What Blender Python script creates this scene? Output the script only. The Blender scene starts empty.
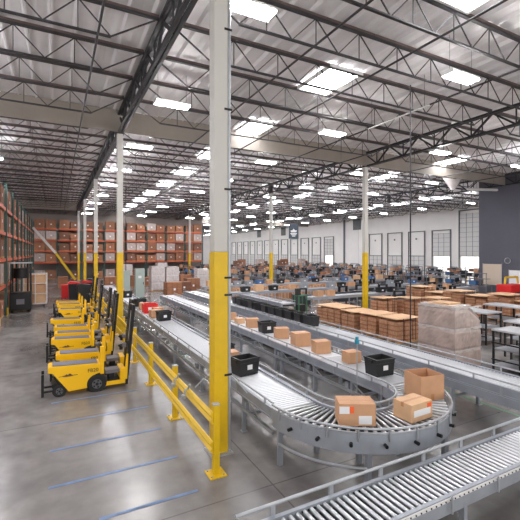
import bpy, math, random
from mathutils import Vector, Matrix
random.seed(7)
PI = math.pi
SC = bpy.context.scene
COL = SC.collection

# ---------------------------------------------------------------- camera, world, exposure
cam_d = bpy.data.cameras.new('camera'); cam = bpy.data.objects.new('camera', cam_d); COL.objects.link(cam)
cam.location = (0, 0, 3.5)
cam.rotation_euler = (PI/2, 0, -math.radians(27.72))
cam_d.sensor_width = 36; cam_d.lens = 36*388/520
cam_d.shift_y = -7/520
cam_d.clip_end = 500
SC.camera = cam
SC.view_settings.view_transform = 'Standard'; SC.view_settings.look = 'None'
SC.view_settings.gamma = 1; SC.view_settings.use_curve_mapping = False
SC.view_settings.exposure = 0.27
SC.cycles.max_bounces = 7; SC.cycles.diffuse_bounces = 5; SC.cycles.glossy_bounces = 3
SC.cycles.sample_clamp_indirect = 4
W = bpy.data.worlds.new('sky'); SC.world = W; W.use_nodes = True
wb = W.node_tree.nodes['Background']; wb.inputs[0].default_value = (1, .985, .96, 1); wb.inputs[1].default_value = 1.5
LAMP_STRENGTH = 112
SKYLIGHT_STRENGTH = 13

# ---------------------------------------------------------------- materials
MATS = {}
def lin(c):
    return tuple(((x/255)/12.92 if x/255 < .04045 else ((x/255+.055)/1.055)**2.4) for x in c)
def mat(name, rgb, rough=.6, metal=0, noise=0, scale=8, bump=0, emit=0, spec=.5, stretch=None, alpha=1, trans=0):
    if name in MATS: return MATS[name]
    m = bpy.data.materials.new(name); m.use_nodes = True; MATS[name] = m
    nt = m.node_tree; b = nt.nodes['Principled BSDF']
    c = lin(rgb) + (1,)
    b.inputs['Base Color'].default_value = c
    b.inputs['Roughness'].default_value = rough; b.inputs['Metallic'].default_value = metal
    b.inputs['Specular IOR Level'].default_value = spec
    if alpha < 1: b.inputs['Alpha'].default_value = alpha
    if trans: b.inputs['Transmission Weight'].default_value = trans
    if emit:
        b.inputs['Emission Color'].default_value = c; b.inputs['Emission Strength'].default_value = emit
    if noise or bump:
        tc = nt.nodes.new('ShaderNodeTexCoord'); n = nt.nodes.new('ShaderNodeTexNoise')
        n.inputs['Scale'].default_value = scale; n.inputs['Detail'].default_value = 5
        src = tc.outputs['Object']
        if stretch:
            mp = nt.nodes.new('ShaderNodeMapping'); mp.inputs['Scale'].default_value = stretch
            nt.links.new(src, mp.inputs['Vector']); src = mp.outputs['Vector']
        nt.links.new(src, n.inputs['Vector'])
        if noise:
            r = nt.nodes.new('ShaderNodeValToRGB')
            r.color_ramp.elements[0].position = .3; r.color_ramp.elements[1].position = .7
            r.color_ramp.elements[0].color = tuple(max(0, x*(1-noise)) for x in c[:3]) + (1,)
            r.color_ramp.elements[1].color = tuple(min(1, x*(1+noise)) for x in c[:3]) + (1,)
            nt.links.new(n.outputs['Fac'], r.inputs['Fac']); nt.links.new(r.outputs['Color'], b.inputs['Base Color'])
        if bump:
            bp = nt.nodes.new('ShaderNodeBump'); bp.inputs['Strength'].default_value = bump; bp.inputs['Distance'].default_value = .02
            nt.links.new(n.outputs['Fac'], bp.inputs['Height']); nt.links.new(bp.outputs['Normal'], b.inputs['Normal'])
    return m

def floor_material():
    m = bpy.data.materials.new('polished_concrete'); m.use_nodes = True
    nt = m.node_tree; N = nt.nodes; L = nt.links; b = N['Principled BSDF']
    tc = N.new('ShaderNodeTexCoord')
    def noise(scale, detail, dist=0, vec=None):
        n = N.new('ShaderNodeTexNoise'); n.inputs['Scale'].default_value = scale; n.inputs['Detail'].default_value = detail
        n.inputs['Distortion'].default_value = dist; L.new(vec or tc.outputs['Object'], n.inputs['Vector']); return n
    def ramp(src, p0, c0, p1, c1):
        r = N.new('ShaderNodeValToRGB'); e = r.color_ramp.elements
        e[0].position = p0; e[1].position = p1; e[0].color = c0; e[1].color = c1
        L.new(src, r.inputs['Fac']); return r
    big = ramp(noise(.35, 6, .6).outputs['Fac'], .3, lin((112, 109, 108))+(1,), .72, lin((166, 163, 161))+(1,))
    fine = ramp(noise(3.2, 10, .1).outputs['Fac'], .25, (.7, .68, .67, 1), .75, (1.12, 1.1, 1.1, 1))
    mx = N.new('ShaderNodeMixRGB'); mx.blend_type = 'MULTIPLY'; mx.inputs['Fac'].default_value = .8
    L.new(big.outputs['Color'], mx.inputs[1]); L.new(fine.outputs['Color'], mx.inputs[2])
    # tyre smears along the aisle
    mp = N.new('ShaderNodeMapping'); mp.inputs['Scale'].default_value = (1.6, .12, 1); L.new(tc.outputs['Object'], mp.inputs['Vector'])
    st = ramp(noise(1.1, 4, .3, mp.outputs['Vector']).outputs['Fac'], .33, (.66, .65, .64, 1), .68, (1, 1, 1, 1))
    m2 = N.new('ShaderNodeMixRGB'); m2.blend_type = 'MULTIPLY'; m2.inputs['Fac'].default_value = .5
    L.new(mx.outputs[0], m2.inputs[1]); L.new(st.outputs['Color'], m2.inputs[2])
    # saw-cut joints
    br = N.new('ShaderNodeTexBrick'); br.offset = 0; br.inputs['Scale'].default_value = 1
    br.inputs['Brick Width'].default_value = 7.28; br.inputs['Row Height'].default_value = 4.0
    br.inputs['Mortar Size'].default_value = .012; br.inputs['Color1'].default_value = (1, 1, 1, 1); br.inputs['Color2'].default_value = (.93, .93, .93, 1)
    br.inputs['Mortar'].default_value = (.55, .54, .53, 1)
    mp2 = N.new('ShaderNodeMapping'); mp2.inputs['Location'].default_value = (-2.9, -1.1, 0); L.new(tc.outputs['Object'], mp2.inputs['Vector']); L.new(mp2.outputs['Vector'], br.inputs['Vector'])
    m3 = N.new('ShaderNodeMixRGB'); m3.blend_type = 'MULTIPLY'; m3.inputs['Fac'].default_value = 1
    L.new(m2.outputs[0], m3.inputs[1]); L.new(br.outputs['Color'], m3.inputs[2])
    L.new(m3.outputs[0], b.inputs['Base Color'])
    rr = N.new('ShaderNodeMapRange'); rr.inputs['To Min'].default_value = .16; rr.inputs['To Max'].default_value = .32
    L.new(noise(.7, 3).outputs['Fac'], rr.inputs['Value']); L.new(rr.outputs[0], b.inputs['Roughness'])
    b.inputs['Specular IOR Level'].default_value = .6
    return m

STEEL = mat('dark_steel', (58, 55, 58), .55, .2)
GIRD = mat('girder_steel', (44, 43, 46), .5, .2)
NAILER = mat('wood_nailer', (98, 82, 78), .8, noise=.25, scale=3)
CURT = mat('curtain_plate', (150, 141, 132), .6, noise=.1, scale=.6)
DECK = mat('deck_foil', (242, 239, 240), .5, 0, noise=.07, scale=.9, bump=.2)
WHITE = mat('white_paint', (222, 220, 218), .5, noise=.04, scale=3)
YEL = mat('safety_yellow', (218, 178, 14), .42, noise=.06, scale=5)
YELT = mat('truck_yellow', (250, 194, 18), .35)
GALV = mat('galvanized', (172, 175, 180), .38, .55, noise=.12, scale=4)
FRAME = mat('conveyor_frame', (158, 163, 172), .42, .35, noise=.1, scale=3)
ROLL = mat('roller_steel', (214, 216, 220), .3, .6)
DARKBED = mat('dark_bed', (30, 30, 33), .7)
BELT = mat('grey_belt', (168, 170, 174), .45, noise=.12, scale=2)
WBELT = mat('white_slats', (214, 216, 220), .35, noise=.08, scale=2)
BLK = mat('black_plastic', (30, 31, 33), .45)
BLKM = mat('black_metal', (26, 26, 28), .4, .3)
RUB = mat('rubber', (34, 33, 34), .8)
CARD = mat('cardboard', (200, 154, 118), .8, noise=.07, scale=4)
CARD2 = mat('cardboard_pale', (214, 174, 136), .8, noise=.07, scale=4)
CARD3 = mat('cardboard_dark', (160, 108, 78), .8, noise=.1, scale=4)
CEDGE = mat('cardboard_edge', (182, 136, 104), .85, noise=.3, scale=22, stretch=(1, 1, .25))
TAPE = mat('tape', (188, 132, 88), .3)
PAPER = mat('paper', (232, 232, 234), .6)
ORANGE = mat('orange_label', (240, 98, 40), .6)
RED = mat('red_plastic', (214, 34, 34), .45)
BLUE = mat('blue_plastic', (72, 112, 160), .45)
TEAL = mat('teal_plastic', (40, 140, 165), .4)
GREEN = mat('green_paint', (60, 112, 78), .5)
RGREEN = mat('rack_green', (52, 88, 82), .5)
RORANGE = mat('rack_orange', (200, 86, 52), .5)
WOOD = mat('pallet_wood', (176, 136, 96), .8, noise=.2, scale=5)
WRAP = mat('stretch_wrap', (206, 198, 196), .22, noise=.1, scale=5, bump=.8, spec=.8)
WRAPB = mat('wrapped_cartons', (176, 156, 148), .28, noise=.2, scale=3, bump=.6, spec=.9)
CABG = mat('cabinet_grey', (168, 180, 174), .5)
DWALL = mat('charcoal_wall', (88, 88, 98), .7, noise=.05, scale=.5)
WALLM = mat('wall_paint', (240, 237, 234), .7, noise=.04, scale=.4)
DOORM = mat('dock_door_panel', (214, 212, 210), .5)
DOORL = mat('dock_door_lines', (112, 116, 116), .5)
PAD = mat('grey_grip', (112, 109, 116), .7)
BLUEL = mat('blue_floor_paint', (96, 122, 160), .5, noise=.3, scale=5)
LAMP = mat('lamp_glow', (252, 250, 250), .5, emit=LAMP_STRENGTH)
LAMP2 = mat('lamp_glow_far', (250, 250, 255), .5, emit=LAMP_STRENGTH*1.35)
SKYL = mat('skylight_glow', (250, 252, 255), .5, emit=SKYLIGHT_STRENGTH)
SCREEN = mat('screen', (150, 176, 200), .3, emit=.7)
SIGNM = mat('sign_slate', (64, 76, 90), .5)

# ---------------------------------------------------------------- mesh building
BOXF = [(0,3,2,1),(4,5,6,7),(0,1,5,4),(1,2,6,5),(2,3,7,6),(3,0,4,7)]
class MB:
    def __init__(s): s.v = []; s.f = []; s.mi = []; s.ms = []; s.sm = []
    def m(s, mt):
        if mt not in s.ms: s.ms.append(mt)
        return s.ms.index(mt)
    def add(s, vs, fs, mt, smooth=False):
        k = len(s.v); s.v += [tuple(v) for v in vs]; i = s.m(mt)
        for f in fs: s.f.append(tuple(k+j for j in f)); s.mi.append(i); s.sm.append(smooth)
    def box(s, x0, x1, y0, y1, z0, z1, mt):
        s.add([(x0,y0,z0),(x1,y0,z0),(x1,y1,z0),(x0,y1,z0),(x0,y0,z1),(x1,y0,z1),(x1,y1,z1),(x0,y1,z1)], BOXF, mt); return s
    def bar(s, a, b, w, h, mt):        # square bar between two points
        a = Vector(a); b = Vector(b); d = (b-a).normalized()
        up = Vector((0,0,1)) if abs(d.z) < .95 else Vector((1,0,0))
        sx = d.cross(up).normalized()*w/2; sy = sx.normalized().cross(d)*h/2
        vs = [a-sx-sy, a+sx-sy, a+sx+sy, a-sx+sy, b-sx-sy, b+sx-sy, b+sx+sy, b-sx+sy]
        s.add(vs, BOXF, mt); return s
    def cyl(s, a, b, r, mt, n=10, r2=None, caps=True):
        a = Vector(a); b = Vector(b); d = (b-a).normalized(); r2 = r if r2 is None else r2
        up = Vector((0,0,1)) if abs(d.z) < .95 else Vector((1,0,0))
        sx = d.cross(up).normalized(); sy = sx.cross(d)
        vs = [a+(sx*math.cos(t*2*PI/n)+sy*math.sin(t*2*PI/n))*r for t in range(n)] + [b+(sx*math.cos(t*2*PI/n)+sy*math.sin(t*2*PI/n))*r2 for t in range(n)]
        s.add(vs, [(t, (t+1)%n, n+(t+1)%n, n+t) for t in range(n)], mt, True)
        if caps: s.add(vs, [tuple(range(n-1,-1,-1)), tuple(range(n, 2*n))], mt)
        return s
    def tube(s, pts, r, mt, n=8):
        for a, b in zip(pts, pts[1:]): s.cyl(a, b, r, mt, n)
        return s
    def prism(s, prof, y0, y1, mt):     # profile in x,z extruded along y
        n = len(prof)
        vs = [(x, y0, z) for x, z in prof] + [(x, y1, z) for x, z in prof]
        s.add(vs, [(i, (i+1)%n, n+(i+1)%n, n+i) for i in range(n)] + [tuple(range(n-1,-1,-1)), tuple(range(n, 2*n))], mt); return s
    def ring(s, c, axis, R, r, mt, n=20, k=6):
        c = Vector(c); vs = []; fs = []
        ax = Vector(axis); u = ax.orthogonal().normalized(); w = ax.cross(u).normalized()
        for i in range(n):
            d = u*math.cos(2*PI*i/n)+w*math.sin(2*PI*i/n)
            for j in range(k): vs.append(c+d*(R+r*math.cos(2*PI*j/k))+ax*r*math.sin(2*PI*j/k))
        for i in range(n):
            for j in range(k): fs.append((i*k+j, i*k+(j+1)%k, ((i+1)%n)*k+(j+1)%k, ((i+1)%n)*k+j))
        s.add(vs, fs, mt, True); return s
    def mesh(s, name):
        me = bpy.data.meshes.new(name); me.from_pydata(s.v, [], s.f)
        for mt in s.ms: me.materials.append(mt)
        me.polygons.foreach_set('material_index', s.mi); me.polygons.foreach_set('use_smooth', s.sm)
        me.update(); return me
    def obj(s, name, parent=None, bevel=0):
        return link(s.mesh(name), name, parent, bevel)
def fixn(me):
    import bmesh
    bm = bmesh.new(); bm.from_mesh(me); bmesh.ops.recalc_face_normals(bm, faces=bm.faces); bm.to_mesh(me); bm.free()
def link(me, name, parent=None, bevel=0):
    o = bpy.data.objects.new(name, me); COL.objects.link(o)
    if parent: o.parent = parent
    if bevel:
        b = o.modifiers.new('bevel', 'BEVEL'); b.width = bevel; b.segments = 2; b.limit_method = 'ANGLE'
    return o
def tag(o, label, cat, group=None, kind=None):
    if label: o['label'] = label
    if cat: o['category'] = cat
    if group: o['group'] = group
    if kind: o['kind'] = kind
    return o
def struct(o): o['kind'] = 'structure'; return o
def empty(name, loc=(0,0,0), rz=0):
    o = bpy.data.objects.new(name, None); COL.objects.link(o); o.location = loc; o.rotation_euler.z = rz; o.empty_display_size = .2; return o
def put(o, loc, rz=0): o.location = loc; o.rotation_euler = (0, 0, rz); return o
def copy_tree(o, parent=None):
    c = o.copy(); COL.objects.link(c)
    if parent: c.parent = parent
    for ch in list(KIDS.get(o.name, ())) or [x for x in o.children]: copy_tree(ch, c)
    return c
KIDS = {}
ORD = ['first','second','third','fourth','fifth','sixth','seventh','eighth','ninth','tenth','eleventh','twelfth','thirteenth','fourteenth','fifteenth','sixteenth','seventeenth','eighteenth','nineteenth','twentieth']
class Proto:
    """builds a thing once and copies it afterwards (parts share mesh data)"""
    def __init__(s, fn): s.fn = fn; s.o = None; s.kids = None
    def __call__(s, loc, rz, label, group=None, cat=None):
        if s.o is None:
            s.o = s.fn(); r = s.o
            s.kids = [(c, list(c.children)) for c in r.children]
        else:
            r = s.o.copy(); COL.objects.link(r)
            for c, gs in s.kids:
                d = c.copy(); COL.objects.link(d); d.parent = r
                for g in gs:
                    e = g.copy(); COL.objects.link(e); e.parent = d
        put(r, loc, rz); tag(r, label, cat or r['category'], group); return r
def text_mesh(body, size, mt, name):
    cu = bpy.data.curves.new(name, 'FONT'); cu.body = body; cu.size = size; cu.align_x = 'CENTER'; cu.align_y = 'CENTER'; cu.extrude = .002
    o = bpy.data.objects.new(name, cu); COL.objects.link(o)
    me = bpy.data.meshes.new_from_object(o.evaluated_get(bpy.context.evaluated_depsgraph_get()))
    bpy.data.objects.remove(o); me.materials.clear(); me.materials.append(mt); return me

# ================================================================= STRUCTURE
BAY = 12.0; Y0 = 6.41; ROWS = [2.54, 17.1, 31.6]; XW = 46.0; ZT = 9.76; ZB = 8.93
b = MB(); b.add([(-16,-8,0),(60,-8,0),(60,118,0),(-16,118,0)], [(0,1,2,3)], None)
b.ms = [floor_material()]; struct(b.obj('floor'))

# ceiling: foil-faced deck sagging between purlins that run up the building
b = MB(); x = -16.0; prof = []
while x < XW:
    for t, z in ((0, 9.82), (.05, 9.82), (.06, 9.92), (.3, 9.895), (.55, 9.92)): prof.append((x+t, z))
    x += .61
holes = []
SKY = [(-8.2, 5.4+6.0*k) for k in range(0, 9)] + [(8.8, 5.4+6.0*k) for k in range(0, 17)] + [(23.8, 11.4+6*k) for k in range(0, 17)] + [(38.8, 23.4+6*k) for k in range(0, 15)]  # leftmost skylight line is out of view, added for more light
vs = []; fs = []; n = len(prof)
for yy in (-6, 118):
    vs += [(px, yy, pz) for px, pz in prof]
fs = [(i, i+1, n+i+1, n+i) for i in range(n-1)]
b.add(vs, fs, DECK); struct(b.obj('ceiling'))
for i, (sx, sy) in enumerate(SKY):
    if sx < 21 and sy > 60: continue
    s = empty('skylight', (sx, sy, 9.72))
    MB().box(-.66,.66,-1.0,1.0,.02,.05,SKYL).obj('light_panel', s)
    c = MB()
    for a in ((-.72,-.62,-1.06,1.06),(.62,.72,-1.06,1.06),(-.62,.62,-1.06,-.98),(-.62,.62,.98,1.06)): c.box(a[0],a[1],a[2],a[3],0,.11,WHITE)
    c.obj('curb', s)
    col = 'added unseen rack side' if sx < 0 else 'nearest' if sx < 10 else 'middle' if sx < 25 else 'dock side'
    k = round((sy-5.4)/6)
    tag(s, 'bright rectangular roof skylight, %s of the %s line of skylights' % (ORD[min(k,19)], col), 'skylight', 'roof skylights')

# joists, one mesh per span shared by its repeats
def joist_mesh(x0, x1):
    b = MB(); L = x1-x0
    b.box(x0, x1, -.05, .05, ZT-.06, ZT-.01, STEEL); b.box(x0, x1, -.06, .06, ZT-.01, ZT+.055, NAILER)
    xa, xb = x0+1.2, x1-1.2
    b.box(xa, xb, -.04, .04, ZB, ZB+.04, STEEL)
    n = round((xb-xa)/.76); n += n % 2; st = (xb-xa)/n
    b.bar((x0+.05,0,ZT-.06),(xa,0,ZB+.03),.035,.035,STEEL); b.bar((x1-.05,0,ZT-.06),(xb,0,ZB+.03),.035,.035,STEEL)
    for i in range(n):
        p, q = xa+i*st, xa+(i+1)*st
        if i % 2 == 0: b.bar((p,0,ZB+.03),(q,0,ZT-.05),.026,.026,STEEL); b.bar((q,0,ZT-.05),(q,0,ZB+.03),.022,.022,STEEL)
        else: b.bar((p,0,ZT-.05),(q,0,ZB+.03),.026,.026,STEEL)
    return b.mesh('roof_joist')
SPANS = [(-12.0, 2.42), (2.66, 16.98), (17.22, 31.5), (31.7, 46.0)]
JM = [joist_mesh(*s) for s in SPANS]
y = 4.41; k = 0
while y < 114:
    for i, me in enumerate(JM):
        if i < 2 and y > 61: continue
        if i == 3 and y < 24: continue
        o = link(me, 'roof_joist'); o.location = (0, y + (.12 if abs((y-Y0) % 12) < .1 else 0), 0); struct(o)
    y += 2.0
def girder_mesh():
    b = MB()
    for s in (-.07, .07):
        b.box(s-.05, s+.05, 0, BAY, ZB-.08, ZB, GIRD); b.box(s-.05, s+.05, 0, BAY, ZT-.12, ZT-.02, GIRD)
    for i in range(6):
        p = i*2.0
        b.bar((0,p,ZT-.08),(0,p+1,ZB-.03),.075,.075,GIRD); b.bar((0,p+1,ZB-.03),(0,p+2,ZT-.08),.075,.075,GIRD)
        b.bar((0,p+1,ZB-.03),(0,p+1,ZT-.08),.05,.05,GIRD); b.bar((.05,p+.5,ZB-.03),(.05,p+.5,ZT-.08),.04,.04,GIRD)
    b.box(-.12, .12, -.12, .12, ZB-.1, ZT, GIRD)
    return b.mesh('roof_girder')
GM = girder_mesh()
for x in ROWS:
    for k in range(-1, 9 if x > 17.5 else 5):
        struct(put(link(GM, 'roof_girder'), (x, Y0+BAY*k, 0)))
# draft curtains
for (xa, xb, yy) in ((-12, 31.55, 18.22), (-12, 2.3, 54.2), (21.6, 46, 66.2)):
    b = MB(); b.box(xa, xb, yy-.02, yy+.02, ZB-.02, ZT+.1, CURT)
    x = xa
    while x < xb: b.box(x, x+.03, yy-.05, yy-.02, ZB-.02, ZT+.1, CURT); x += 3.0
    b.box(xa, xb, yy-.06, yy, ZB-.05, ZB-.01, CURT); struct(b.obj('trim_curtain'))

# columns
def column():
    c = empty('steel_column')
    MB().box(-.125,.125,-.125,.125,3.52,8.86,mat('column_paint',(194,191,185),.5)).obj('painted_shaft', c, .01)
    MB().box(-.128,.128,-.128,.128,.02,3.52,YEL).obj('yellow_base', c, .01)
    b = MB(); b.box(-.2,.2,-.2,.2,0,.025,GALV)
    for sx in (-.16,.16):
        for sy in (-.16,.16): b.cyl((sx,sy,.02),(sx,sy,.06),.014,GALV,6)
    b.obj('base_plate', c); MB().box(-.17,.17,-.17,.17,8.84,8.86,GIRD).obj('cap_plate', c)
    c['category'] = 'column'; return c
COLUMN = Proto(column)
cd = ['nearest, in front of the conveyors', 'second, beside the row of yellow trucks', 'third, beyond the yellow trucks', 'fourth, near the red-lidded bins', 'fifth, at the diagonal brace']
for k in range(5): COLUMN((2.54, Y0+BAY*k, 0), 0, 'tall white column with yellow base: ' + cd[k], 'aisle columns')
cd = ['right of the hanging sign, behind the carton stacks', 'among the bundles of flat cardboard', 'mostly behind the nearest column', 'far away before the pallet racks']
for k in range(4): COLUMN((17.1, Y0+BAY*(k+1), 0), 0, 'white and yellow column ' + cd[k], 'inner row columns')
col0 = [o for o in COL.objects if o.name == 'steel_column'][0]
b = MB(); b.cyl((.16,-.1,.05),(.16,-.1,9.2),.03,GALV,10)
c = b.obj('conduit_pipe', col0)
for z in (1.35, 2.75, 3.05, 4.6, 6.0, 7.4): MB().box(.06,.2,-.14,-.125,z,z+.035,BLKM).obj('strap', c)
b = MB(); b.bar((2.15,54.41,.12),(-.05,54.41,3.5),.28,.28,YEL); br = b.obj('diagonal_brace')
tag(br, 'diagonal steel brace, yellow below and white above, at end of the aisle', 'brace')
MB().bar((-.05,54.41,3.5),(-2.5,54.41,6.6),.28,.28,WHITE).obj('white_upper_part', br)

# walls
DY = [30.85+4.05*k for k in range(20) if k not in (5, 6)]
b = MB(); y = 20.3
for dy in DY:
    b.box(XW, XW+.2, y, dy-1.35, 0, 9.95, WALLM); b.box(XW, XW+.2, dy-1.35, dy+1.35, 3.05, 9.95, WALLM); y = dy+1.35
b.box(XW, XW+.2, y, 118, 0, 9.95, WALLM)
yy = 22.8
while yy < 117:
    if all(abs(yy-d) > 1.5 for d in DY): b.box(XW-.03, XW, yy-.03, yy+.03, 0, 9.95, DOORM)
    yy += 4.05
b.box(XW-.25, XW, 54.6, 54.85, 0, 9.5, DOORL)
struct(b.obj('wall_right'))
MB().box(20, XW, 117.6, 118, 0, 9.95, WALLM).obj('wall_back'); struct(bpy.data.objects['wall_back'])
b = MB(); b.box(31.6, 31.9, 3, 20.4, 0, 9.95, DWALL); b.box(31.9, 46, 20.2, 20.4, 0, 9.95, DWALL); struct(b.obj('wall_partition'))
b = MB(); b.box(-16, -15.8, -8, 76, 0, 9.95, WALLM); b.box(-16, 21.4, 61.3, 61.5, 0, 9.95, mat('added_dark_wall', (128, 118, 112), .8)); struct(b.obj('wall_left'))  # rear wall added to keep the rack gaps dark and screen off far lamps
for i, dy in enumerate(DY):
    d = empty('door_%d' % (i+1), (XW, dy, 0)); struct(d)
    opening = i in (0, 1, 5); z0 = 3.1 if opening else 0.0
    hh = 5.4 if i == 0 else 3.05
    p = MB(); p.box(-.12, -.06, -1.3, 1.3, z0, z0+hh, DOORM)
    for q in (-.42, .42): p.box(-.14, -.12, q-.025, q+.025, z0, z0+hh, DOORL)
    for q in range(9 if i == 0 else 6): p.box(-.14, -.12, -1.3, 1.3, z0+q*.6, z0+q*.6+.03, DOORL)
    struct(p.obj('door_panel', d))
    t = MB()
    for q in (-1.4, 1.4): t.box(-.2, -.02, q-.05, q+.05, 0, hh+3.55, DOORL)
    t.box(-.2, -.02, -1.45, 1.45, hh+3.45, hh+3.57, DOORL)
    if not opening: t.box(-.17, -.12, -.12, .12, 5.4, 5.65, DOORL)
    if not opening: t.box(-.16, -.1, -1.4, 1.4, 3.05, 3.13, DOORL)
    struct(t.obj('door_frame', d))
    if opening:
        g = MB()
        for q in (.9, 2.0): g.box(-.05, 0, -.05+q-1.6, q-1.55, 0, 1.1, YEL)
        g.obj('bollard', d)['kind'] = 'structure'
for k, (yy) in enumerate((51.5, 76.0, 88.0)):
    b = MB(); b.box(XW-.06, XW-.01, yy-1, yy+1, 7.5, 9.4, DOORL)
    for q in range(9): b.box(XW-.1, XW-.06, yy-.95, yy+.95, 7.55+q*.2, 7.62+q*.2, BLKM)
    tag(b.obj('wall_vent'), 'dark louvred vent high on the dock wall, %s from the charcoal wall' % ORD[k], 'vent', 'dock wall vents')
# pipes under the roof
for x in (.9, 5.9, 8.4, 11.9, 14.9, 20.5, 24, 27.5, 35, 40):
    b = MB(); b.cyl((x, 2.5 if x < 31 else 21, 8.84), (x, 61 if x < 21 else 74, 8.84), .03, STEEL, 6)
    tag(b.obj('sprinkler_pipe'), 'dark sprinkler pipe under the joists, %s counted from the aisle side' % ORD[(0.9,5.9,8.4,11.9,14.9,20.5,24,27.5,35,40).index(x)], 'pipe', 'sprinkler pipes')

# lamps
def lamp():
    l = empty('ceiling_lamp'); l['category'] = 'lamp'
    MB().box(-.62,.62,-.185,.185,.06,.12,WHITE).obj('housing', l)
    for q in (-.6,.6): MB().box(q-.02,q+.02,-.2,.2,.0,.06,WHITE).obj('end_cap', l)
    for q in (-.16, 0, .16): MB().box(-.58,.58,q-.03,q+.03,.0,.05,LAMP).obj('tube', l)
    c = MB()
    for q in (-.5,.5): c.cyl((q,0,.12),(q,0,1.15),.006,STEEL,4)
    c.obj('hanger', l); return l
def lamp_far():
    l = MB().box(-.62,.62,-.04,.04,.06,.1,WHITE).obj('ceiling_lamp'); l['category'] = 'lamp'
    MB().box(-.58,.58,-.075,.075,0,.05,LAMP2).obj('lens', l); return l
LA, LB = Proto(lamp), Proto(lamp_far)
for i, x in enumerate((-9.5, 3.6, 10.6, 17.6, 24.6, 31.2, 38.2)):  # leftmost line hangs out of view, added to light the left side
    for k in range(18):
        y = 7.4+6.05*k
        if i == 0 and (k > 10 or k < 1): continue
        if x > 31 and y < 22: continue
        if x < 20 and y > 60: continue
        (LA if y < 24 and x < 20 and x > 0 else LB)((x, y, 8.66), 0, 'white fluorescent ceiling lamp, %s in the %s lamp line from the left (first line unseen)' % (ORD[k], ORD[i]), 'ceiling lamps')

b = MB().box(8.75,8.84,2,14,.001,.004,GREEN).obj('trim_green_line'); struct(b)
for k in range(5):  # extra lamps out of view, added to brighten the left ceiling
    LB((-3.2, 1.35+6.05*k, 8.66), 0, 'added unseen fill lamp over the aisle, %s from the camera end' % ORD[k], 'ceiling lamps')
# floor paint
for i, y in enumerate((5.49, 6.57, 7.78, 9.0, 10.25, 11.45)):
    MB().box(-.1 if i else .5, 1.85, y-.03, y+.03, .001, .004, BLUEL).obj('trim_floor_line')['kind'] = 'structure'
for i,(x, y) in enumerate(((-1.3,8.2),(-.9,6.9),(-.5,5.9))): 
    b = MB()
    for a in ((-.05,.05,-.05,-.04),(-.05,.05,.04,.05),(-.05,-.04,-.04,.04),(.04,.05,-.04,.04)): b.box(x+a[0],x+a[1],y+a[2],y+a[3],.001,.003,PAPER)
    b.obj('trim_floor_mark')['kind'] = 'structure'

# ================================================================= GUARD RAIL
POSTS = [5.77+2.38*k for k in range(11)]
GX = 2.24
for i, y in enumerate(POSTS):
    p = empty('guard_post', (GX, y, 0))
    MB().box(-.05,.05,-.05,.05,.015,1.1,YEL).obj('upright', p, .006)
    b = MB(); b.box(-.14,.14,-.14,.14,0,.015,YEL)
    for sx in (-.1,.1):
        for sy in (-.1,.1): b.cyl((sx,sy,.015),(sx,sy,.035),.014,GALV,6)
    b.obj('base_plate', p)
    MB().box(-.055,.055,-.055,.055,1.1,1.115,GALV).obj('cap', p)
    tag(p, 'yellow safety rail post with bolted base plate, %s from the near end' % ORD[i], 'post', 'guard rail posts')
for i, (y0, y1) in enumerate(zip(POSTS, POSTS[1:])):
    for z, nm in ((.86,'upper'),(.4,'lower')):
        r = MB(); pr = [(-.03,0),(.02,.03),(-.03,.06),(-.03,.09),(.02,.12),(-.03,.15)]
        pp = [(GX-.055+a-.02, z+c-.05) for a, c in ((0,0),(-.035,.04),(0,.08),(0,.11),(-.035,.15),(0,.19),(.02,.19),(.02,0))]
        r.prism([(a, c) for a, c in pp], y0-.04 if i == 0 else y0+.0, y1, YEL)
        tag(r.obj('guard_rail'), 'yellow ribbed %s barrier rail between the %s and %s posts' % (nm, ORD[i], ORD[i+1]), 'rail', 'guard rails')
for j, y in enumerate((6.9, 7.6)):
    b = MB(); b.tube([(GX-.16,y,.86),(GX-.16,y,1.0),(GX-.1,y,1.02),(GX-.1,y-.1,1.12)],.02,GALV)
    b.cyl((GX-.2,y,.9),(GX-.2,y-.1,.9),.035,GALV)
    tag(b.obj('hose_coupling'), 'small silver hose coupling on the rail, %s from the near end' % ORD[j], 'coupling')
b = MB(); pts = [(GX-.1,7.0+.25*math.sin(t*.5)*.3,1.02) for t in range(1)]
pts = [(GX+.05+.9*t/10, 6.95-.35*t/10, 1.0+.35*math.sin(PI*t/10)-.15*t/10) for t in range(11)]
b.tube(pts, .014, GALV); tag(b.obj('hose'), 'grey looping air hose from the yellow rail to the conveyor', 'hose')

# ================================================================= CONVEYORS
AX0, AX1, BX0, BX1, CY = 3.24, 4.12, 5.73, 6.61, 5.68
CX = (AX1+BX0)/2
def roller_mesh(L, r=.03, mt=None, axis='x'):
    b = MB()
    b.cyl((0,0,0),(L,0,0) if axis == 'x' else (0,L,0), r, mt or ROLL, 8); return b.mesh('roller')
def leg(parent, x0, x1, y, ztop, axis='y'):
    for x in (x0, x1):
        b = MB()
        if axis == 'y': b.box(x-.035,x+.035,y-.03,y+.03,.01,ztop,FRAME); b.box(x-.06,x+.06,y-.06,y+.06,0,.012,GALV)
        else: b.box(y-.03,y+.03,x-.035,x+.035,.01,ztop,FRAME); b.box(y-.06,y+.06,x-.06,x+.06,0,.012,GALV)
        b.obj('leg', parent)
    b = MB()
    if axis == 'y': b.box(x0,x1,y-.02,y+.02,.3,.35,FRAME); b.box(x0,x1,y-.02,y+.02,ztop-.12,ztop-.06,FRAME)
    else: b.box(y-.02,y+.02,x0,x1,.3,.35,FRAME)
    b.obj('crossbar', parent)
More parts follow.
